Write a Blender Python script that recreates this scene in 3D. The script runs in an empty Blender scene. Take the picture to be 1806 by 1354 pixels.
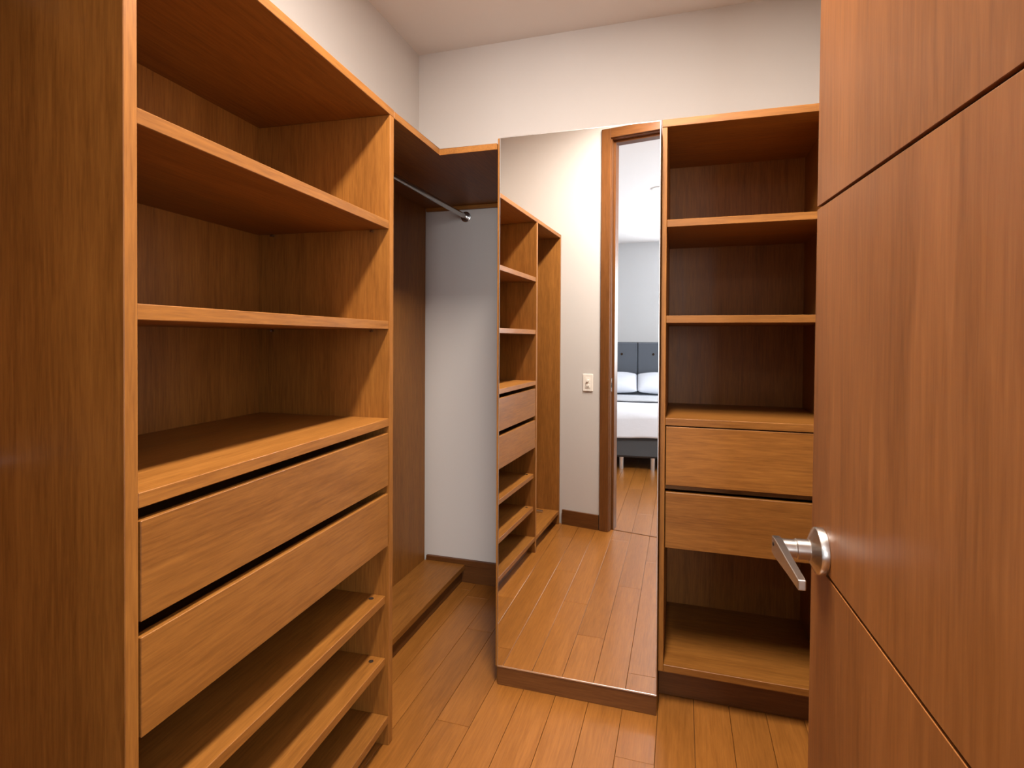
import bpy, bmesh, math, random
from mathutils import Vector, Matrix, noise
random.seed(7)
scene = bpy.context.scene
col = scene.collection
R = math.radians

# ------------------------------------------------------------------ camera
CAM_Z = 1.28
YAW, PITCH, ROLL = R(-17.1063), R(0.6625), R(0.2964)
FPX, CY = 970.0, 608.13
fw = Vector((math.sin(YAW) * math.cos(PITCH), math.cos(YAW) * math.cos(PITCH), -math.sin(PITCH)))
rt = Vector((math.cos(YAW), -math.sin(YAW), 0.0))
up = rt.cross(fw)
rt2 = rt * math.cos(ROLL) + up * math.sin(ROLL)
up2 = -rt * math.sin(ROLL) + up * math.cos(ROLL)
cd = bpy.data.cameras.new('camera')
cam = bpy.data.objects.new('camera', cd)
col.objects.link(cam)
m = Matrix((rt2, up2, -fw)).transposed().to_4x4()
m.translation = Vector((0, 0, CAM_Z))
cam.matrix_world = m
cd.sensor_fit = 'HORIZONTAL'
cd.sensor_width = 36.0
cd.lens = FPX / 1806.0 * 36.0
cd.shift_y = -(677.0 - CY) / 1806.0
cd.clip_start = 0.02
scene.camera = cam

# ------------------------------------------------------------------ world, lights, exposure
w = bpy.data.worlds.new('world'); scene.world = w; w.use_nodes = True
bg = w.node_tree.nodes['Background']
bg.inputs[0].default_value = (0.75, 0.87, 1.0, 1); bg.inputs[1].default_value = 1.0
vs = scene.view_settings
vs.view_transform = 'Standard'; vs.look = 'None'; vs.gamma = 1.0
vs.exposure = 0.05
try: vs.use_curve_mapping = False
except Exception: pass

def area_light(name, loc, rot, size, energy, color, shape='DISK', size_y=None, parent=None, spread=180):
    ld = bpy.data.lights.new(name, 'AREA'); ld.shape = shape; ld.size = size
    if size_y: ld.size_y = size_y
    ld.energy = energy; ld.color = color; ld.spread = R(spread)
    o = bpy.data.objects.new(name, ld); col.objects.link(o)
    o.location = loc; o.rotation_euler = rot
    if parent: o.parent = parent
    return o

# daylight entering through the bedroom window (built further down)
WIN_X, WIN_Y0, WIN_Y1, WIN_Z0, WIN_Z1 = 1.9, -2.3, -0.25, 0.7, 2.35
area_light('window_daylight', (WIN_X - 0.03, (WIN_Y0 + WIN_Y1) / 2, (WIN_Z0 + WIN_Z1) / 2), (0, R(90), 0),
           WIN_Z1 - WIN_Z0, 60.0, (0.86, 0.93, 1.0), 'RECTANGLE', WIN_Y1 - WIN_Y0)
WX0, WX1, WZ0, WZ1 = 0.35, 1.75, 0.8, 2.45  # unseen far-wall window, added as a soft fill for the closet corner wall
area_light('added_window_fill', ((WX0 + WX1) / 2, -4.42, (WZ0 + WZ1) / 2), (R(90), 0, 0),
           WX1 - WX0, 175.0, (0.93, 0.96, 1.0), 'RECTANGLE', WZ1 - WZ0)

CLOSET_LAMP = (-0.16, 0.99)
CLOSET_W = 100.0
WARM = (1.0, 0.92, 0.85)

# ------------------------------------------------------------------ materials
def new_mat(name):
    mt = bpy.data.materials.new(name); mt.use_nodes = True
    nt = mt.node_tree
    return mt, nt, nt.nodes['Principled BSDF']

def simple(name, c, rough=0.5, metal=0.0, spec=0.5, bump=None):
    mt, nt, b = new_mat(name)
    b.inputs['Base Color'].default_value = (*c, 1)
    b.inputs['Roughness'].default_value = rough
    b.inputs['Metallic'].default_value = metal
    b.inputs['Specular IOR Level'].default_value = spec
    if bump:
        tc = nt.nodes.new('ShaderNodeTexCoord')
        nz = nt.nodes.new('ShaderNodeTexNoise'); nz.inputs['Scale'].default_value = bump[0]; nz.inputs['Detail'].default_value = 4
        nt.links.new(tc.outputs['Object'], nz.inputs['Vector'])
        bp = nt.nodes.new('ShaderNodeBump'); bp.inputs['Strength'].default_value = bump[1]; bp.inputs['Distance'].default_value = bump[2]
        nt.links.new(nz.outputs['Fac'], bp.inputs['Height']); nt.links.new(bp.outputs[0], b.inputs['Normal'])
    return mt

def wood(name, axis, dark, light, rough=0.44, spec=0.3, world=False, tone=0.10, coat=0.0, fine=170.0, contrast=1.0, figure=0.22):
    """grain runs along the given axis (0,1,2) of object (or world) space"""
    mt, nt, b = new_mat(name)
    N, L = nt.nodes.new, nt.links.new
    if world:
        g = N('ShaderNodeNewGeometry'); src = g.outputs['Position']
    else:
        tc = N('ShaderNodeTexCoord'); src = tc.outputs['Object']
    oi = N('ShaderNodeObjectInfo')
    cmb = N('ShaderNodeCombineXYZ')
    mul = N('ShaderNodeMath'); mul.operation = 'MULTIPLY'; mul.inputs[1].default_value = 13.7
    L(oi.outputs['Random'], mul.inputs[0])
    for i in range(3): L(mul.outputs[0], cmb.inputs[i])
    add = N('ShaderNodeVectorMath'); add.operation = 'ADD'
    L(src, add.inputs[0]); L(cmb.outputs[0], add.inputs[1])
    def stretched(scale, along, detail, rough_, dist=0.0):
        mp = N('ShaderNodeMapping')
        s = [scale] * 3; s[axis] = scale * along
        mp.inputs['Scale'].default_value = s
        L(add.outputs[0], mp.inputs['Vector'])
        nz = N('ShaderNodeTexNoise'); nz.inputs['Scale'].default_value = 1.0
        nz.inputs['Detail'].default_value = detail; nz.inputs['Roughness'].default_value = rough_
        nz.inputs['Distortion'].default_value = dist
        L(mp.outputs[0], nz.inputs['Vector'])
        return nz.outputs['Fac']
    f1 = stretched(fine, 0.06, 4, 0.65, 0.4)
    f2 = stretched(fine * 0.16, 0.05, 4, 0.6, 0.8)
    f3 = stretched(fine * 0.04, 0.12, 3, 0.55, 1.2)
    def mixv(a, bb, k):
        mx = N('ShaderNodeMix'); mx.data_type = 'FLOAT'; mx.inputs[0].default_value = k
        L(a, mx.inputs[2]); L(bb, mx.inputs[3]); return mx.outputs[0]
    v = mixv(mixv(f1, f2, 0.34), f3, figure)
    rmp = N('ShaderNodeValToRGB')
    lo, hi = 0.5 - 0.17 / contrast, 0.5 + 0.17 / contrast
    rmp.color_ramp.elements[0].position = lo; rmp.color_ramp.elements[0].color = (*dark, 1)
    rmp.color_ramp.elements[1].position = hi; rmp.color_ramp.elements[1].color = (*light, 1)
    L(v, rmp.inputs[0])
    # a little tone change from board to board
    tn = N('ShaderNodeMapRange'); tn.inputs[3].default_value = 1 - tone; tn.inputs[4].default_value = 1 + tone
    L(oi.outputs['Random'], tn.inputs[0])
    sc = N('ShaderNodeVectorMath'); sc.operation = 'SCALE'
    L(rmp.outputs[0], sc.inputs[0]); L(tn.outputs[0], sc.inputs['Scale'])
    L(sc.outputs[0], b.inputs['Base Color'])
    rr = N('ShaderNodeMapRange'); rr.inputs[3].default_value = rough - 0.05; rr.inputs[4].default_value = rough + 0.07
    L(f2, rr.inputs[0]); L(rr.outputs[0], b.inputs['Roughness'])
    b.inputs['Specular IOR Level'].default_value = spec
    b.inputs['Coat Weight'].default_value = coat
    b.inputs['Coat Roughness'].default_value = 0.18
    bp = N('ShaderNodeBump'); bp.inputs['Strength'].default_value = 0.12; bp.inputs['Distance'].default_value = 0.0006
    L(f1, bp.inputs['Height']); L(bp.outputs[0], b.inputs['Normal'])
    return mt

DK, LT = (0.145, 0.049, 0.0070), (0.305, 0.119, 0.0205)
WX = wood('veneer_grain_x', 0, DK, LT)
WY = wood('veneer_grain_y', 1, DK, LT)
WZ = wood('veneer_grain_z', 2, DK, LT)
DOORW = wood('door_veneer', 2, (0.150, 0.048, 0.0090), (0.290, 0.104, 0.023), rough=0.40, spec=0.25, fine=130, contrast=1.2, figure=0.38)
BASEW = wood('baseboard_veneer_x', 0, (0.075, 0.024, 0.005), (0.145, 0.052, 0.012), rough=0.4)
CASEZ = wood('casing_veneer_z', 2, (0.092, 0.030, 0.006), (0.178, 0.066, 0.016), rough=0.38)
CASEX = wood('casing_veneer_x', 0, (0.092, 0.030, 0.006), (0.178, 0.066, 0.016), rough=0.38)
FLOORW = wood('floor_bamboo', 1, (0.165, 0.056, 0.0085), (0.320, 0.120, 0.022), rough=0.30, spec=0.35, world=True, tone=0.09, coat=0.12, fine=150, contrast=0.9)
SUBF = simple('subfloor', (0.05, 0.022, 0.01), 0.8)
WALL = simple('wall_paint', (0.545, 0.505, 0.465), 0.75, spec=0.25, bump=(90, 0.05, 0.001))
CEIL = simple('ceiling_paint', (0.70, 0.665, 0.63), 0.8, spec=0.2)
BWALL = simple('bedroom_paint', (0.58, 0.585, 0.595), 0.75, spec=0.25)
MIRROR = simple('mirror_silver', (0.93, 0.935, 0.92), 0.0, 1.0)
ALU = simple('aluminium_trim', (0.78, 0.77, 0.75), 0.28, 1.0)
NICKEL = simple('brushed_nickel', (0.62, 0.58, 0.53), 0.27, 1.0)
STEEL = simple('rod_steel', (0.55, 0.53, 0.51), 0.22, 1.0)
DARKM = simple('dark_fitting', (0.03, 0.018, 0.012), 0.9, spec=0.05)
PLATE = simple('switch_plastic', (0.80, 0.75, 0.66), 0.4)
GROOVE = simple('groove_shadow_core', (0.07, 0.026, 0.012), 0.7)
UPH = simple('headboard_fabric', (0.085, 0.095, 0.115), 0.75, spec=0.3, bump=(260, 0.2, 0.001))
BASEF = simple('bed_base_fabric', (0.055, 0.057, 0.062), 0.8, spec=0.3, bump=(260, 0.2, 0.001))
LINEN = simple('white_linen', (0.60, 0.625, 0.69), 0.85, spec=0.2, bump=(26, 0.25, 0.006))
GREYL = simple('grey_linen', (0.36, 0.37, 0.40), 0.85, spec=0.2)
def emis(name, c, s):
    mt, nt, b = new_mat(name)
    b.inputs['Base Color'].default_value = (*c, 1)
    b.inputs['Emission Color'].default_value = (*c, 1); b.inputs['Emission Strength'].default_value = s
    return mt
LAMPGLOW = emis('lamp_diffuser', (1.0, 0.86, 0.70), 6.0)
WHITEP = simple('white_trim', (0.8, 0.8, 0.78), 0.4)

# ------------------------------------------------------------------ mesh helpers
def link(name, me, mat, parent=None):
    if mat is not None: me.materials.append(mat)
    o = bpy.data.objects.new(name, me); col.objects.link(o)
    if parent is not None: o.parent = parent
    return o

def box_bm(bm, lo, hi, bevel=0.0012):
    lo, hi = Vector(lo), Vector(hi)
    c = (lo + hi) / 2; s = hi - lo
    g = bmesh.ops.create_cube(bm, size=1.0)
    for v in g['verts']:
        v.co = Vector((c.x + v.co.x * s.x, c.y + v.co.y * s.y, c.z + v.co.z * s.z))
    b = min(bevel, 0.35 * min(s))
    if b > 1e-5:
        es = {e for v in g['verts'] for e in v.link_edges}
        bmesh.ops.bevel(bm, geom=list(es), offset=b, segments=1, affect='EDGES', profile=0.5)

def finish(bm, name, mat, parent=None, smooth=False):
    bmesh.ops.recalc_face_normals(bm, faces=bm.faces)
    me = bpy.data.meshes.new(name); bm.to_mesh(me); bm.free()
    if smooth:
        for p in me.polygons: p.use_smooth = True
    return link(name, me, mat, parent)

def box(name, lo, hi, mat, parent=None, bevel=0.0012):
    bm = bmesh.new(); box_bm(bm, lo, hi, bevel); return finish(bm, name, mat, parent)

def boxes(name, lst, mat, parent=None, bevel=0.0012):
    bm = bmesh.new()
    for lo, hi in lst: box_bm(bm, lo, hi, bevel)
    return finish(bm, name, mat, parent)

def prism(name, pts, z0, z1, mat, parent=None, bevel=0.0012):
    bm = bmesh.new()
    b = [bm.verts.new((x, y, z0)) for x, y in pts]; t = [bm.verts.new((x, y, z1)) for x, y in pts]
    bm.faces.new(b[::-1]); bm.faces.new(t); n = len(pts)
    for i in range(n): bm.faces.new((b[i], b[(i + 1) % n], t[(i + 1) % n], t[i]))
    if bevel: bmesh.ops.bevel(bm, geom=list(bm.edges), offset=bevel, segments=1, affect='EDGES', profile=0.5)
    return finish(bm, name, mat, parent)

def lathe(name, prof, mat, parent=None, seg=40, mtx=None):
    """prof: (radius, height) along local z"""
    bm = bmesh.new(); rings = []
    for r_, h in prof:
        if r_ < 1e-6: rings.append([bm.verts.new((0, 0, h))])
        else: rings.append([bm.verts.new((r_ * math.cos(2 * math.pi * k / seg), r_ * math.sin(2 * math.pi * k / seg), h)) for k in range(seg)])
    for a, b in zip(rings, rings[1:]):
        for k in range(seg):
            k2 = (k + 1) % seg
            if len(a) == 1 and len(b) == 1: continue
            if len(a) == 1: bm.faces.new((a[0], b[k], b[k2]))
            elif len(b) == 1: bm.faces.new((a[k], a[k2], b[0]))
            else: bm.faces.new((a[k], a[k2], b[k2], b[k]))
    if mtx is not None: bmesh.ops.transform(bm, matrix=mtx, verts=bm.verts)
    o = finish(bm, name, mat, parent)
    for p in o.data.polygons: p.use_smooth = True
    md = o.modifiers.new('edge', 'EDGE_SPLIT'); md.split_angle = R(35)
    return o

def axis_mtx(a, direction):
    d = Vector(direction).normalized()
    q = Vector((0, 0, 1)).rotation_difference(d)
    return Matrix.Translation(Vector(a)) @ q.to_matrix().to_4x4()

def rod(name, a, b, r_, mat, parent=None, seg=24):
    L_ = (Vector(b) - Vector(a)).length
    return lathe(name, [(0, 0), (r_, 0), (r_, L_), (0, L_)], mat, parent, seg, axis_mtx(a, Vector(b) - Vector(a)))

def flange(name, a, direction, mat, parent=None):
    return lathe(name, [(0, 0), (0.027, 0), (0.027, 0.004), (0.0235, 0.006), (0.0175, 0.006), (0.0175, 0.016), (0, 0.016)], mat, parent, 32, axis_mtx(a, direction))

def thing(name, label, cat, loc=(0, 0, 0), rotz=0.0, group=None):
    o = bpy.data.objects.new(name, None); col.objects.link(o)
    o.empty_display_size = 0.1
    o.location = loc; o.rotation_euler = (0, 0, rotz)
    o['label'] = label; o['category'] = cat
    if group: o['group'] = group
    return o

def tag(o, label, cat, group=None):
    o['label'] = label; o['category'] = cat
    if group: o['group'] = group
    return o

def struct(o):
    o['kind'] = 'structure'; return o

# ------------------------------------------------------------------ main dimensions
XL, XR, YB, ZC = -1.357, 0.80, 2.688, 2.795
DEL = R(2.8374); DU = 0.7924            # front plane of the long unit
WA = R(11.0); WO = Vector((-0.85, 0.08))  # inner face of the door wall
WU = Vector((math.cos(WA), math.sin(WA))); WN = Vector((-math.sin(WA), math.cos(WA)))
def W(t, off=0.0):
    p = WO + WU * t + WN * off
    return (p.x, p.y)
WT = 0.12
T0, T1, DOOR_H = 0.41, 1.115, 2.60
BX0, BX1, BY0, BZC = -2.3, 1.9, -4.45, 2.70

# ------------------------------------------------------------------ setting: floor
floor = struct(box('floor', (BX0, BY0, -0.06), (BX1, YB, -0.012), SUBF, None, 0))
PW = 0.118
row0 = -0.067
i0 = math.floor((BX0 - row0) / PW); i1 = math.ceil((BX1 - row0) / PW)
for i in range(i0, i1):
    xa, xb = row0 + i * PW, row0 + (i + 1) * PW
    xa, xb = max(xa, BX0), min(xb, BX1)
    if xb - xa < 0.01: continue
    closet = (xb > XL - 0.02) and (xa < XR + 0.02)
    ymax = YB if closet else 0.35
    y = BY0 + 0.02 - random.random() * 0.7
    rr = random.Random(100 + i)
    y = BY0 - rr.random() * 0.9
    while y < ymax:
        L_ = rr.uniform(0.95, 1.35)
        ya, yb = max(y, BY0), min(y + L_, ymax)
        y += L_
        if yb - ya < 0.02: continue
        box('plank', (xa + 0.0006, ya + 0.0006, -0.012), (xb - 0.0006, yb - 0.0006, 0.0), FLOORW, floor, 0.0009)

# ------------------------------------------------------------------ setting: closet walls and ceiling
ceiling = struct(prism('ceiling', [(XL - 0.1, -0.18), (XR + 0.1, 0.34), (XR + 0.1, YB + 0.1), (XL - 0.1, YB + 0.1)], ZC, ZC + 0.08, CEIL, None, 0))
struct(box('wall_back', (XL - 0.1, YB, 0), (XR + 0.1, YB + 0.1, ZC), WALL, None, 0))
struct(box('wall_left', (XL - 0.1, 0.02, 0), (XL, YB, ZC), WALL, None, 0))
struct(box('wall_right', (XR, 0.41, 0), (XR + 0.1, YB, ZC), WALL, None, 0))
# door wall, one mesh with the doorway left open
def wall_piece(bm, t0, t1, z0, z1):
    pts = [W(t0, 0), W(t1, 0), W(t1, -WT), W(t0, -WT)]
    b = [bm.verts.new((*p, z0)) for p in pts]; t = [bm.verts.new((*p, z1)) for p in pts]
    bm.faces.new(b[::-1]); bm.faces.new(t)
    for k in range(4): bm.faces.new((b[k], b[(k + 1) % 4], t[(k + 1) % 4], t[k]))
bm = bmesh.new()
wall_piece(bm, -1.52, T0 - 0.022, 0, ZC); wall_piece(bm, T1 + 0.022, 2.85, 0, ZC); wall_piece(bm, T0 - 0.022, T1 + 0.022, DOOR_H + 0.022, ZC)
struct(finish(bm, 'wall_front', WALL))

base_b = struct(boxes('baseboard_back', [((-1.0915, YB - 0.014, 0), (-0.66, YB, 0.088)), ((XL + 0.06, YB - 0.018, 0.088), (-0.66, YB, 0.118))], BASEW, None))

root_df = bpy.data.objects.new('baseboard_front', None); col.objects.link(root_df)
root_df.location = (WO.x, WO.y, 0); root_df.rotation_euler = (0, 0, WA); struct(root_df)
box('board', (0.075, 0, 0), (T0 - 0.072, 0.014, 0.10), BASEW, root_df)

# door frame
fr = bpy.data.objects.new('trim_1', None); col.objects.link(fr)
fr.location = (WO.x, WO.y, 0); fr.rotation_euler = (0, 0, WA); struct(fr)
CW = 0.066
box('casing', (T0 - CW, 0, 0), (T0 - 0.004, 0.016, DOOR_H + CW), CASEZ, fr, 0.002)
box('casing', (T1 + 0.004, 0, 0), (T1 + CW, 0.016, DOOR_H + CW), CASEZ, fr, 0.002)
box('casing', (T0 - 0.004, 0, DOOR_H + 0.004), (T1 + 0.004, 0.016, DOOR_H + CW), CASEX, fr, 0.002)
box('jamb', (T0 - 0.022, -WT, 0), (T0, 0, DOOR_H), CASEZ, fr)
box('jamb', (T1, -WT, 0), (T1 + 0.022, 0, DOOR_H), CASEZ, fr)
box('jamb', (T0 - 0.022, -WT, DOOR_H), (T1 + 0.022, 0, DOOR_H + 0.022), CASEX, fr)
box('door_stop', (T0, -WT + 0.01, 0), (T0 + 0.014, -0.044, DOOR_H), CASEZ, fr)
box('door_stop', (T1 - 0.014, -WT + 0.01, 0), (T1, -0.044, DOOR_H), CASEZ, fr)
box('door_stop', (T0 + 0.014, -WT + 0.01, DOOR_H - 0.014), (T1 - 0.014, -0.044, DOOR_H), CASEX, fr)
sp = box('strike_plate', (T0, -0.036, 0.93), (T0 + 0.002, -0.012, 1.02), NICKEL, fr, 0.0005)
box('latch_hole', (T0 + 0.001, -0.030, 0.957), (T0 + 0.0026, -0.018, 0.99), DARKM, sp, 0)
box('threshold', (T0, -0.055, 0.0), (T1, -0.045, 0.003), CASEX, fr, 0.001)

# ------------------------------------------------------------------ setting: bedroom behind the camera
struct(boxes('wall_bedroom_far', [((BX0 - 0.1, BY0 - 0.1, 0), (WX0, BY0, BZC)), ((WX1, BY0 - 0.1, 0), (BX1 + 0.1, BY0, BZC)),
      ((WX0, BY0 - 0.1, 0), (WX1, BY0, WZ0)), ((WX0, BY0 - 0.1, WZ1), (WX1, BY0, BZC))], BWALL, None, 0))
struct(box('wall_bedroom_left', (BX0 - 0.1, BY0, 0), (BX0, -0.25, BZC), BWALL, None, 0))
struct(boxes('wall_bedroom_right', [((BX1, BY0, 0), (BX1 + 0.1, WIN_Y0, BZC)), ((BX1, WIN_Y1, 0), (BX1 + 0.1, 0.55, BZC)),
      ((BX1, WIN_Y0, 0), (BX1 + 0.1, WIN_Y1, WIN_Z0)), ((BX1, WIN_Y0, WIN_Z1), (BX1 + 0.1, WIN_Y1, BZC))], BWALL, None, 0))
bm = bmesh.new()
pts = [(BX0 - 0.1, BY0 - 0.1), (BX1 + 0.1, BY0 - 0.1), (*W(2.85, -WT),), (*W(-1.52, -WT),)]
b = [bm.verts.new((x, y, BZC)) for x, y in pts]; t = [bm.verts.new((x, y, BZC + 0.08)) for x, y in pts]
bm.faces.new(b[::-1]); bm.faces.new(t)
for k in range(4): bm.faces.new((b[k], b[(k + 1) % 4], t[(k + 1) % 4], t[k]))
struct(finish(bm, 'ceiling_bedroom', simple('bedroom_ceiling', (0.8, 0.79, 0.79), 0.8, spec=0.2)))
win = struct(boxes('window_1', [((BX1, WIN_Y0, WIN_Z0), (BX1 + 0.06, WIN_Y0 + 0.05, WIN_Z1)), ((BX1, WIN_Y1 - 0.05, WIN_Z0), (BX1 + 0.06, WIN_Y1, WIN_Z1)),
      ((BX1, WIN_Y0 + 0.05, WIN_Z0), (BX1 + 0.06, WIN_Y1 - 0.05, WIN_Z0 + 0.05)), ((BX1, WIN_Y0 + 0.05, WIN_Z1 - 0.05), (BX1 + 0.06, WIN_Y1 - 0.05, WIN_Z1)),
      ((BX1, -1.31, WIN_Z0 + 0.05), (BX1 + 0.06, -1.25, WIN_Z1 - 0.05))], WHITEP, None))
struct(boxes('added_window', [((WX0, BY0 - 0.06, WZ0), (WX0 + 0.05, BY0, WZ1)), ((WX1 - 0.05, BY0 - 0.06, WZ0), (WX1, BY0, WZ1)),
      ((WX0 + 0.05, BY0 - 0.06, WZ0), (WX1 - 0.05, BY0, WZ0 + 0.05)), ((WX0 + 0.05, BY0 - 0.06, WZ1 - 0.05), (WX1 - 0.05, BY0, WZ1))], WHITEP, None))  # frame of the added far window, invented to carry the corner fill light

# ------------------------------------------------------------------ long left unit: shelving column with drawers
S0, S1, S2, S3 = 0.6374, 0.6614, 1.5265, 1.5522
ZT, ZTB = 1.9953, 1.9720
DEP = 0.475
PL = 0.062       # plinth height, board above it
col_u = thing('shelving_cabinet', 'tall wooden shelf unit with two wide drawers above three low open shelves', 'cabinet', (-DU, 0, 0), DEL)
box('side_panel', (-DEP - 0.006, S0, 0.0), (0, S1, ZTB), WZ, col_u)
box('side_panel', (-DEP - 0.006, S2, 0.0), (0, S3, ZTB), WZ, col_u)
box('top_panel', (-DEP - 0.006, S0, ZTB), (0, S3, ZT), WY, col_u)
box('back_panel', (-DEP - 0.006, S1, PL), (-DEP, S2, ZTB), WZ, col_u, 0)
for zt_, rec in ((1.644, 0.003), (1.3327, 0.003)):
    sh = box('shelf', (-DEP, S1 + 0.0008, zt_ - 0.026), (-rec, S2 - 0.0008, zt_), WY, col_u)
    for xx in (-0.06, -0.42):
        rod('shelf_pin', (xx, S2 - 0.012, zt_ - 0.031), (xx, S2 - 0.0002, zt_ - 0.031), 0.004, STEEL, sh, 10)
box('counter_shelf', (-DEP, S1 + 0.0008, 1.005), (-0.001, S2 - 0.0008, 1.03), WY, col_u)
def drawer(parent, s_lo, s_hi, z0, z1, xf, mat, depth=0.40, axis='y'):
    if axis == 'y':
        d = box('drawer', (xf - 0.019, s_lo, z0), (xf, s_hi, z1), mat, parent)
        x1 = xf - 0.0195; x0 = x1 - depth
        boxes('drawer_box', [((x0, s_lo + 0.012, z0 + 0.012), (x1, s_lo + 0.026, z1 - 0.035)), ((x0, s_hi - 0.026, z0 + 0.012), (x1, s_hi - 0.012, z1 - 0.035)),
              ((x0, s_lo + 0.026, z0 + 0.012), (x1, s_hi - 0.026, z0 + 0.02)), ((x0, s_lo + 0.026, z0 + 0.02), (x0 + 0.014, s_hi - 0.026, z1 - 0.035))], WY, d)
    else:
        d = box('drawer', (s_lo, xf, z0), (s_hi, xf + 0.019, z1), mat, parent)
        y0 = xf + 0.0195; y1 = y0 + depth
        boxes('drawer_box', [((s_lo + 0.012, y0, z0 + 0.012), (s_lo + 0.026, y1, z1 - 0.02)), ((s_hi - 0.026, y0, z0 + 0.012), (s_hi - 0.012, y1, z1 - 0.02)),
              ((s_lo + 0.026, y0, z0 + 0.012), (s_hi - 0.026, y1, z0 + 0.02)), ((s_lo + 0.026, y1 - 0.014, z0 + 0.02), (s_hi - 0.026, y1, z1 - 0.02))], WX, d)
    return d
drawer(col_u, S1 + 0.005, S2 - 0.004, 0.8208, 0.9839, -0.001, WY)
drawer(col_u, S1 + 0.005, S2 - 0.004, 0.6325, 0.7952, -0.001, WY)
for zt_ in (0.4725, 0.2765):
    sh = box('shelf', (-DEP, S1 + 0.0008, zt_ - 0.025), (-0.012, S2 - 0.0008, zt_), WY, col_u)
    lathe('cam_fitting', [(0.0075, 0), (0.0075, 0.0012), (0.0, 0.0012)], DARKM, sh, 16, Matrix.Translation((-0.045, S2 - 0.03, zt_)))
    lathe('cam_fitting', [(0.0075, 0), (0.0075, 0.0012), (0.0, 0.0012)], DARKM, sh, 16, Matrix.Translation((-0.045, S1 + 0.03, zt_)))
box('bottom_panel', (-DEP, S1 + 0.0008, PL + 0.008), (-0.001, S2 - 0.0008, 0.095), WY, col_u)
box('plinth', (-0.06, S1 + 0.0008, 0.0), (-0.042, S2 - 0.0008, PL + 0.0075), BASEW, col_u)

# ------------------------------------------------------------------ long left unit: hanging section beside the doorway
SE = 0.100
hang = thing('hanging_wardrobe', 'doorless wooden hanging section with two metal rods beside the door wall', 'wardrobe', (-DU, 0, 0), DEL)
box('side_panel', (-DEP - 0.006, SE, 0.0), (0, SE + 0.02, ZTB), WZ, hang)
box('top_panel', (-DEP - 0.006, SE, ZTB), (0, S0 - 0.0006, ZT), WY, hang)
box('back_panel', (-DEP - 0.006, SE + 0.02, PL), (-DEP, S0 - 0.0006, ZTB), WZ, hang, 0)
bt = box('bottom_panel', (-DEP, SE + 0.0208, PL + 0.008), (-0.001, S0 - 0.0006, 0.095), WY, hang)
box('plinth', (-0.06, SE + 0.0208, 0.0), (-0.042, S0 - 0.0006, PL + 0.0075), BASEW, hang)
for zr in (1.90, 1.06):
    rd = rod('hanging_rod', (-0.315, SE + 0.021, zr), (-0.315, S0 - 0.001, zr), 0.0125, STEEL, hang)
    flange('rod_flange', (-0.315, SE + 0.0202, zr), (0, 1, 0), STEEL, rd)
    flange('rod_flange', (-0.315, S0 - 0.0008, zr), (0, -1, 0), STEEL, rd)
hg = box('hinge', (-0.20, SE + 0.09, 0.0952), (-0.14, SE + 0.12, 0.105), NICKEL, hang, 0.002)
box('hinge_arm', (-0.139, SE + 0.094, 0.0952), (-0.09, SE + 0.116, 0.111), NICKEL, hg, 0.002)
box('hinge', (-0.12, S0 - 0.02, 0.16), (-0.06, S0 - 0.0008, 0.20), NICKEL, hang, 0.003)

# ------------------------------------------------------------------ corner hanging unit
UF = Vector((-DU - S3 * math.sin(DEL), S3 * math.cos(DEL)))
crn = thing('corner_wardrobe', 'L-shaped wooden corner unit with one metal rod and a low ledge', 'wardrobe', (XL, YB, 0))
def C(x, y): return (x - XL, y - YB)
ML, MR, YM = -0.6403, -0.0707, 1.9152
Y0c = 1.556
MCX0 = ML - 0.010
prism('top_panel', [C(XL + 0.001, Y0c + 0.03), C(UF.x - 0.002, Y0c), C(-0.8795, YM), C(MCX0 - 0.001, YM), C(MCX0 - 0.001, YB - 0.001), C(XL + 0.001, YB - 0.001)], ZTB, ZT, WY, crn)
box('back_panel', (*C(XL + 0.001, Y0c + 0.03), 0.0), (*C(-1.306, YB - 0.0185), ZTB), WZ, crn)
box('ledge', (*C(-1.3055, Y0c + 0.02), 0.070), (*C(-1.0745, YB - 0.0185), 0.095), WY, crn)
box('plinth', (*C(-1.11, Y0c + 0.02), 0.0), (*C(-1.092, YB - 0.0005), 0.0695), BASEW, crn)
box('cleat', (*C(-1.3055, YB - 0.018), ZTB - 0.020), (*C(MCX0 - 0.002, YB - 0.0005), ZTB - 0.0004), WX, crn)
crd = rod('hanging_rod', (*C(-1.083, Y0c + 0.03), 1.915), (*C(-1.083, YB - 0.002), 1.915), 0.0125, STEEL, crn)
flange('rod_flange', (*C(-1.083, YB - 0.0005), 1.915), (0, -1, 0), STEEL, crd)
flange('rod_flange', (*C(-1.083, Y0c + 0.0245), 1.915), (0, 1, 0), STEEL, crd)

# ------------------------------------------------------------------ mirror cabinet
MT, MB = 2.0133, 0.0681
mc = thing('mirror_cabinet', 'tall cabinet with a full-height mirror door on a low wooden plinth', 'mirror cabinet', (ML, YM, 0))
def Mx(x): return x - ML
WM = MR - ML
box('side_panel', (-0.010, 0.024, 0.0), (0.008, YB - YM - 0.001, MT - 0.03), WZ, mc)
box('side_panel', (WM - 0.018, 0.024, 0.0), (WM, YB - YM - 0.001, MT - 0.03), WZ, mc)
box('top_panel', (-0.010, 0.024, MT - 0.0295), (WM, YB - YM - 0.001, MT - 0.006), WX, mc)
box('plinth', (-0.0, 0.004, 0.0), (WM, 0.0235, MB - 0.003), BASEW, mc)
dr = box('door_panel', (-0.009, 0.0052, MB - 0.001), (WM, 0.0235, MT), WZ, mc)
box('mirror_glass', (0.0025, 0.0004, MB + 0.006), (WM - 0.003, 0.005, MT - 0.003), MIRROR, dr, 0)
box('edge_trim', (0.0, 0.0, MB), (WM, 0.0050, MB + 0.0058), ALU, dr, 0.0006)
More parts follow.
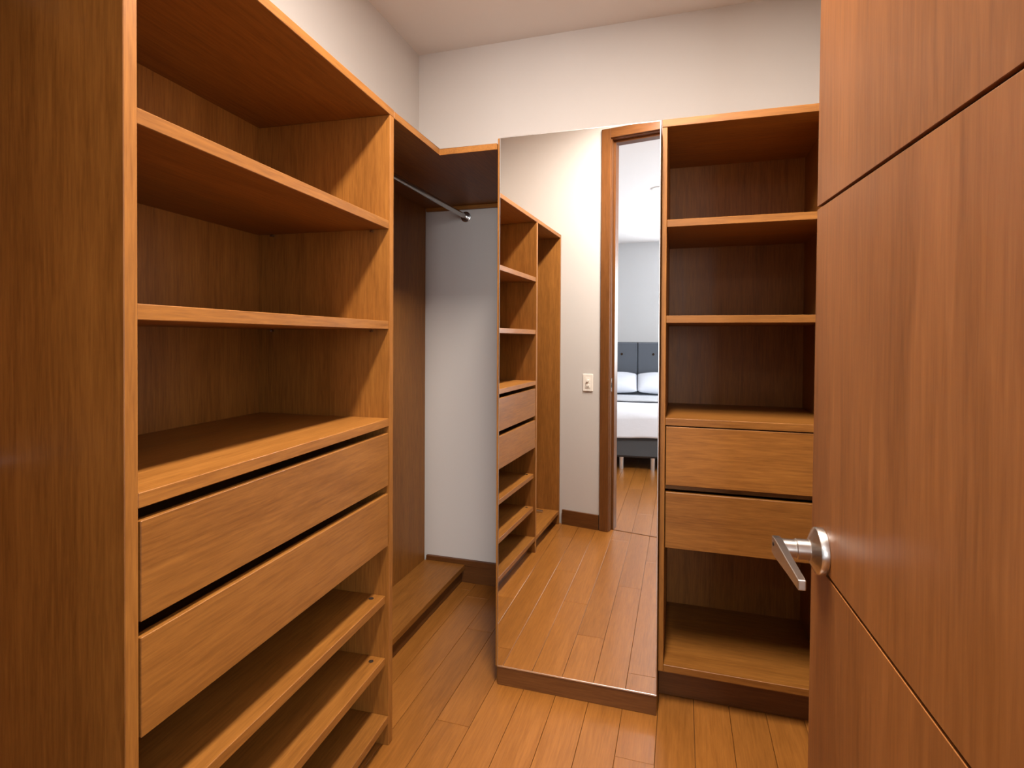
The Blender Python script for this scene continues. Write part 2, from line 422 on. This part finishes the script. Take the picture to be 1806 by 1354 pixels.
box('edge_trim', (0.0, 0.0, MT - 0.0028), (WM, 0.0050, MT), ALU, dr, 0.0006)
box('edge_trim', (0.0, 0.0, MB + 0.006), (0.0024, 0.0050, MT - 0.003), ALU, dr, 0.0004)
box('edge_trim', (WM - 0.0028, 0.0, MB + 0.006), (WM, 0.0050, MT - 0.003), ALU, dr, 0.0004)

# ------------------------------------------------------------------ shelf cabinet beside the mirror
CY0 = 1.980
cb = thing('drawer_cabinet', 'narrow wooden shelf cabinet beside the mirror with two drawers at mid height', 'cabinet', (-0.0684, CY0, 0))
CX = 0.0171; CXR = 0.5384; CWD = 0.5562; CD = YB - CY0 - 0.001; CBK = 0.485
box('side_panel', (0, 0, 0.121), (CX, CD, 2.0125), WZ, cb)
box('side_panel', (CXR, 0, 0.121), (CWD, CD, 2.0125), WZ, cb)
box('top_panel', (0, -0.002, 2.013), (CWD, CD, 2.0387), WX, cb)
box('back_panel', (CX + 0.0003, CBK, 0.121), (CXR - 0.0003, CBK + 0.006, 2.0125), WZ, cb, 0)
for zt_ in (1.6943, 1.3622):
    box('shelf', (CX + 0.0005, 0.003, zt_ - 0.0255), (CXR - 0.0005, CBK, zt_), WX, cb)
box('counter_shelf', (CX + 0.0005, 0.0, 0.9815), (CXR - 0.0005, CBK, 1.0068), WX, cb)
drawer(cb, CX + 0.003, CXR - 0.003, 0.774, 0.9775, 0.001, WX, 0.40, 'x')
drawer(cb, CX + 0.003, CXR - 0.003, 0.555, 0.749, 0.001, WX, 0.40, 'x')
box('drawer_rail', (CX + 0.0005, 0.035, 0.752), (CXR - 0.0005, 0.05, 0.771), WX, cb)
box('bottom_panel', (CX + 0.0005, 0.0, 0.1211), (CXR - 0.0005, CBK, 0.1449), WX, cb)
box('bottom_rail', (0.0, 0.0015, 0.1190), (CWD, CBK, 0.1208), WX, cb)
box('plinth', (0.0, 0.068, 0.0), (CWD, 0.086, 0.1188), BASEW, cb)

# ------------------------------------------------------------------ closet door, standing open
FE = Vector((0.1975, 0.95, 0.0))        # far lower corner on the room face
DANG = R(3.6)
DW, DTH, DH = 0.665, 0.04, 2.585
door = bpy.data.objects.new('door_1', None); col.objects.link(door)
door.location = FE; struct(door)
# local: -y runs from the lock edge to the hinge, +x into the slab
TILT = R(1.1)
door.rotation_euler = (0, 0, DANG)
G1, G2 = 1.482, 0.945                    # groove heights
GW = 0.0045
sl = math.tan(TILT)
def slab(name, zlo, zhi, mat, x0, x1, inset=0.0):
    """panel with slightly raked edges, matching the lean of the open leaf"""
    bm = bmesh.new()
    def P(y, z): return (y - (z - 1.28) * sl, z)
    c = [(-DW + inset, zlo), (0 - inset, zlo), (0 - inset, zhi), (-DW + inset, zhi)]
    pts = []
    for y, z in c:
        zz = z + (y + 0.0) * sl if 0.03 < z < DH - 0.02 else z
        yy = y - (z - 1.28) * sl
        pts.append((yy, zz))
    a = [bm.verts.new((x0, y, z)) for y, z in pts]; b2 = [bm.verts.new((x1, y, z)) for y, z in pts]
    bm.faces.new(a); bm.faces.new(b2[::-1])
    for k in range(4): bm.faces.new((a[k], b2[k], b2[(k + 1) % 4], a[(k + 1) % 4]))
    bmesh.ops.bevel(bm, geom=list(bm.edges), offset=0.0005, segments=1, affect='EDGES', profile=0.5)
    return finish(bm, name, mat, door)
slab('panel', G1 + GW / 2, DH, DOORW, 0.0, 0.006)
slab('panel', G2 + GW / 2, G1 - GW / 2, DOORW, 0.0, 0.006)
slab('panel', 0.012, G2 - GW / 2, DOORW, 0.0, 0.006)
slab('core', 0.012, DH, GROOVE, 0.0062, DTH - 0.0062, 0.0006)
slab('panel', 0.012, DH, DOORW, DTH - 0.006, DTH)
# lever handle
HZ = 0.972; HY = -0.052
hnd = lathe('door_handle', [(0, 0), (0.0335, 0), (0.0335, 0.0085), (0.0325, 0.0105), (0.0315, 0.0110), (0.0175, 0.0185), (0.0150, 0.0190), (0, 0.0190)], NICKEL, door, 56, axis_mtx((-0.0005, HY, HZ), (-1, 0, 0)))
lathe('neck', [(0.0150, 0.0), (0.0150, 0.018), (0.0142, 0.019), (0.0142, 0.0205), (0.0134, 0.0205), (0.0134, 0.047), (0.0, 0.047)], NICKEL, hnd, 40, axis_mtx((-0.0185, HY, HZ), (-1, 0, 0)))
bm = bmesh.new()
prof = []
for yy, hu, hd, xa, xb in ((0.0155, 0.0125, 0.0125, -0.0665, -0.0555), (0.0, 0.0140, 0.0135, -0.0670, -0.0550), (-0.03, 0.0125, 0.0115, -0.0670, -0.0555), (-0.075, 0.0090, 0.0090, -0.0665, -0.0560), (-0.128, 0.0055, 0.0080, -0.0655, -0.0560)):
    prof.append([bm.verts.new((xa, HY + yy, HZ - hd)), bm.verts.new((xb, HY + yy, HZ - hd)), bm.verts.new((xb, HY + yy, HZ + hu)), bm.verts.new((xa, HY + yy, HZ + hu))])
for a, b in zip(prof, prof[1:]):
    for k in range(4): bm.faces.new((a[k], a[(k + 1) % 4], b[(k + 1) % 4], b[k]))
bm.faces.new(prof[0]); bm.faces.new(prof[-1][::-1])
bmesh.ops.bevel(bm, geom=list(bm.edges), offset=0.0012, segments=2, affect='EDGES', profile=0.5)
lev = finish(bm, 'lever', NICKEL, hnd)
lathe('lock_pin', [(0.0028, 0), (0.0028, 0.0008), (0, 0.0008)], DARKM, hnd, 14, axis_mtx((-0.0670, HY + 0.002, HZ + 0.004), (-1, 0, 0)))

# ------------------------------------------------------------------ light switch on the door wall
sw = thing('light_switch', 'cream light switch plate on the wall beside the door casing', 'light switch', (*W(0.255, 0.0), 0.985), WA)
pl = box('plate', (-0.036, 0.0003, -0.058), (0.036, 0.007, 0.058), PLATE, sw, 0.002)
box('insert', (-0.018, 0.0072, -0.036), (0.018, 0.0090, 0.036), PLATE, sw, 0.0008)
lathe('dimmer_knob', [(0, 0.0), (0.009, 0.0), (0.0085, 0.010), (0, 0.0105)], PLATE, sw, 20, axis_mtx((0, 0.0092, 0.014), (0, 1, 0)))
box('rocker', (-0.011, 0.0092, -0.026), (0.011, 0.0125, -0.010), PLATE, sw, 0.001)

# ------------------------------------------------------------------ recessed ceiling lamps
def downlight(label, x, y, z, energy, color, size=0.15, sp=180):
    t = thing('ceiling_lamp', label, 'lamp', (x, y, z))
    lathe('bezel', [(size * 0.62, 0.0), (size * 0.62, -0.006), (size * 0.52, -0.008), (size * 0.50, 0.0)], WHITEP, t, 40)
    lathe('diffuser', [(0, -0.0015), (size * 0.495, -0.0015), (size * 0.495, -0.0005), (0, -0.0005)], LAMPGLOW, t, 40)
    area_light('lamp_light', (0, 0, -0.012), (0, 0, 0), size, energy, color, 'DISK', None, t, sp)
    return t
lin = thing('ceiling_lamp', 'long slim recessed lamp along the middle of the closet ceiling', 'lamp', (CLOSET_LAMP[0], CLOSET_LAMP[1], ZC))
LW, LL = 0.15, 0.9
boxes('bezel', [((-LW / 2 - 0.012, -LL / 2 - 0.012, -0.006), (-LW / 2, LL / 2 + 0.012, 0)), ((LW / 2, -LL / 2 - 0.012, -0.006), (LW / 2 + 0.012, LL / 2 + 0.012, 0)),
      ((-LW / 2, -LL / 2 - 0.012, -0.006), (LW / 2, -LL / 2, 0)), ((-LW / 2, LL / 2, -0.006), (LW / 2, LL / 2 + 0.012, 0))], WHITEP, lin)
box('diffuser', (-LW / 2, -LL / 2, -0.002), (LW / 2, LL / 2, -0.0005), LAMPGLOW, lin, 0)
area_light('lamp_light', (0, 0, -0.008), (0, 0, 0), LW, CLOSET_W, WARM, 'RECTANGLE', LL, lin)
downlight('round recessed lamp in the bedroom ceiling above the bed foot', -0.20, -1.55, BZC, 8.0, (1, 0.97, 0.94), 0.14)

# ------------------------------------------------------------------ bed
foot, head = Vector((-0.40, -1.60)), Vector((-0.56, -3.70))
d = (head - foot).normalized()
rz = math.atan2(d.y, d.x) - math.pi / 2
bed = thing('bed', 'double bed with dark grey tufted headboard and dark base on metal legs', 'bed', (foot.x, foot.y, 0), rz)
BW, BL = 0.80, (head - foot).length
box('base', (-BW, 0.0, 0.13), (BW, BL, 0.36), BASEF, bed, 0.02)
box('mattress', (-BW + 0.01, 0.02, 0.361), (BW - 0.01, BL - 0.01, 0.575), LINEN, bed, 0.04)
for sx in (-0.62, -0.15, 0.15, 0.62):
    for yy in (0.10, BL - 0.12):
        rod('leg', (sx, yy, 0.0), (sx, yy, 0.13), 0.022, ALU, bed, 16)
hb = box('headboard', (-BW - 0.02, BL + 0.002, 0.10), (BW + 0.02, BL + 0.05, 1.24), BASEF, bed, 0.01)
for k in range(4):
    for j, (z0, z1) in enumerate(((0.36, 0.80), (0.80, 1.24))):
        x0 = -BW - 0.02 + k * (2 * BW + 0.04) / 4; x1 = x0 + (2 * BW + 0.04) / 4
        p = box('tufted_panel', (x0 + 0.003, BL - 0.040, z0 + (0.003 if j == 0 else 0.0)), (x1 - 0.003, BL + 0.0015, z1 - (0.0 if j == 0 else 0.003)), UPH, hb, 0.014)
        if j == 1:
            lathe('button', [(0, -0.002), (0.017, -0.001), (0.014, 0.006), (0, 0.009)], DARKM, p, 16, axis_mtx(((x0 + x1) / 2, BL - 0.040, 1.08), (0, -1, 0)))

def drape(u, half, r_):
    a = abs(u); s = 1 if u >= 0 else -1
    if a <= half - r_: return u, 0.0
    arc = r_ * math.pi / 2
    e = a - (half - r_)
    if e < arc:
        th = e / r_
        return s * (half - r_ + r_ * math.sin(th)), -(r_ - r_ * math.cos(th))
    return s * half, -(r_ + e - arc)
def cover(name, half, y_foot, y_head, ztop, drop, mat, r_=0.07, amp=0.006, parent=None, foot_drop=True, nu=60, nv=60, th=0.012, loc_parent=None):
    bm = bmesh.new(); grid = []
    umax = half + drop
    v0 = -(drop) if foot_drop else 0.0
    Lv = y_head - y_foot
    for i in range(nu + 1):
        u = -umax + 2 * umax * i / nu; row = []
        for j in range(nv + 1):
            v = v0 + (Lv - v0) * j / nv
            x, zx = drape(u, half, r_)
            if foot_drop:
                q, zv = drape(Lv - v, Lv, r_); y = y_foot + (Lv - q)
            else: y, zv = y_foot + v, 0.0
            z = ztop + min(zx, zv)
            n = noise.noise(Vector((u * 3.1, v * 3.1, 1.3))) + 0.5 * noise.noise(Vector((u * 8, v * 5, 4.0)))
            side = 1.0 if min(zx, zv) < -r_ * 0.9 else 0.0
            y -= side * (amp * 1.5 * (n + 0.8)) if zv < -r_ * 0.9 else 0.0
            x += (amp * 1.5 * (n + 0.8)) * (1 if u > 0 else -1) if zx < -r_ * 0.9 else 0.0
            z += amp * n + (0.018 * noise.noise(Vector((u * 2.2, v * 2.2, 9))) if side else 0)
            row.append(bm.verts.new((x, y, z)))
        grid.append(row)
    for i in range(nu):
        for j in range(nv): bm.faces.new((grid[i][j], grid[i + 1][j], grid[i + 1][j + 1], grid[i][j + 1]))
    o = finish(bm, name, mat, parent, True)
    md = o.modifiers.new('thickness', 'SOLIDIFY'); md.thickness = th; md.offset = 1.0
    return o
duv = thing('duvet', 'white duvet draped over the foot of the bed with a grey folded edge', 'duvet', (foot.x, foot.y, 0), rz)
cover('cover', BW + 0.015, -0.015, 0.95, 0.600, 0.24, LINEN, parent=duv)
cover('folded_edge', BW + 0.030, 0.50, 0.98, 0.622, 0.22, GREYL, parent=duv, foot_drop=False, amp=0.004, nv=16, th=0.01)

def pillow(name, w_, h_, t_, mat):
    bm = bmesh.new(); nu, nv = 40, 24; g = []
    for side in (1, -1):
        rows = []
        for i in range(nu + 1):
            r0 = []
            for j in range(nv + 1):
                a, b = -1 + 2 * i / nu, -1 + 2 * j / nv
                k = (max(0, 1 - a ** 4) * max(0, 1 - b ** 4)) ** 0.5
                pin = 1 - 0.06 * (a * a) * (1 - b * b) - 0.0
                pin2 = 1 - 0.07 * (b * b) * (1 - a * a)
                n = noise.noise(Vector((a * 2.5, b * 2.5, side * 2.0))) * 0.08
                r0.append(bm.verts.new((a * w_ / 2 * pin2, b * h_ / 2 * pin, side * (t_ / 2) * k * (1 + n) + side * 0.002)))
            rows.append(r0)
        for i in range(nu):
            for j in range(nv): bm.faces.new((rows[i][j], rows[i + 1][j], rows[i + 1][j + 1], rows[i][j + 1]))
    bmesh.ops.remove_doubles(bm, verts=bm.verts, dist=0.0045)
    return finish(bm, name, mat, None, True)
for sx in (-0.398, 0.398):
    p = pillow('pillow', 0.79, 0.44, 0.15, LINEN)
    tag(p, 'white pillow leaning on the dark grey headboard', 'pillow', 'pillows on the bed')
    loc = Matrix.Rotation(rz, 4, 'Z') @ Vector((sx, BL - 0.285, 0.722))
    p.rotation_euler = (R(25), 0, rz)
    p.location = (foot.x + loc.x, foot.y + loc.y, loc.z)
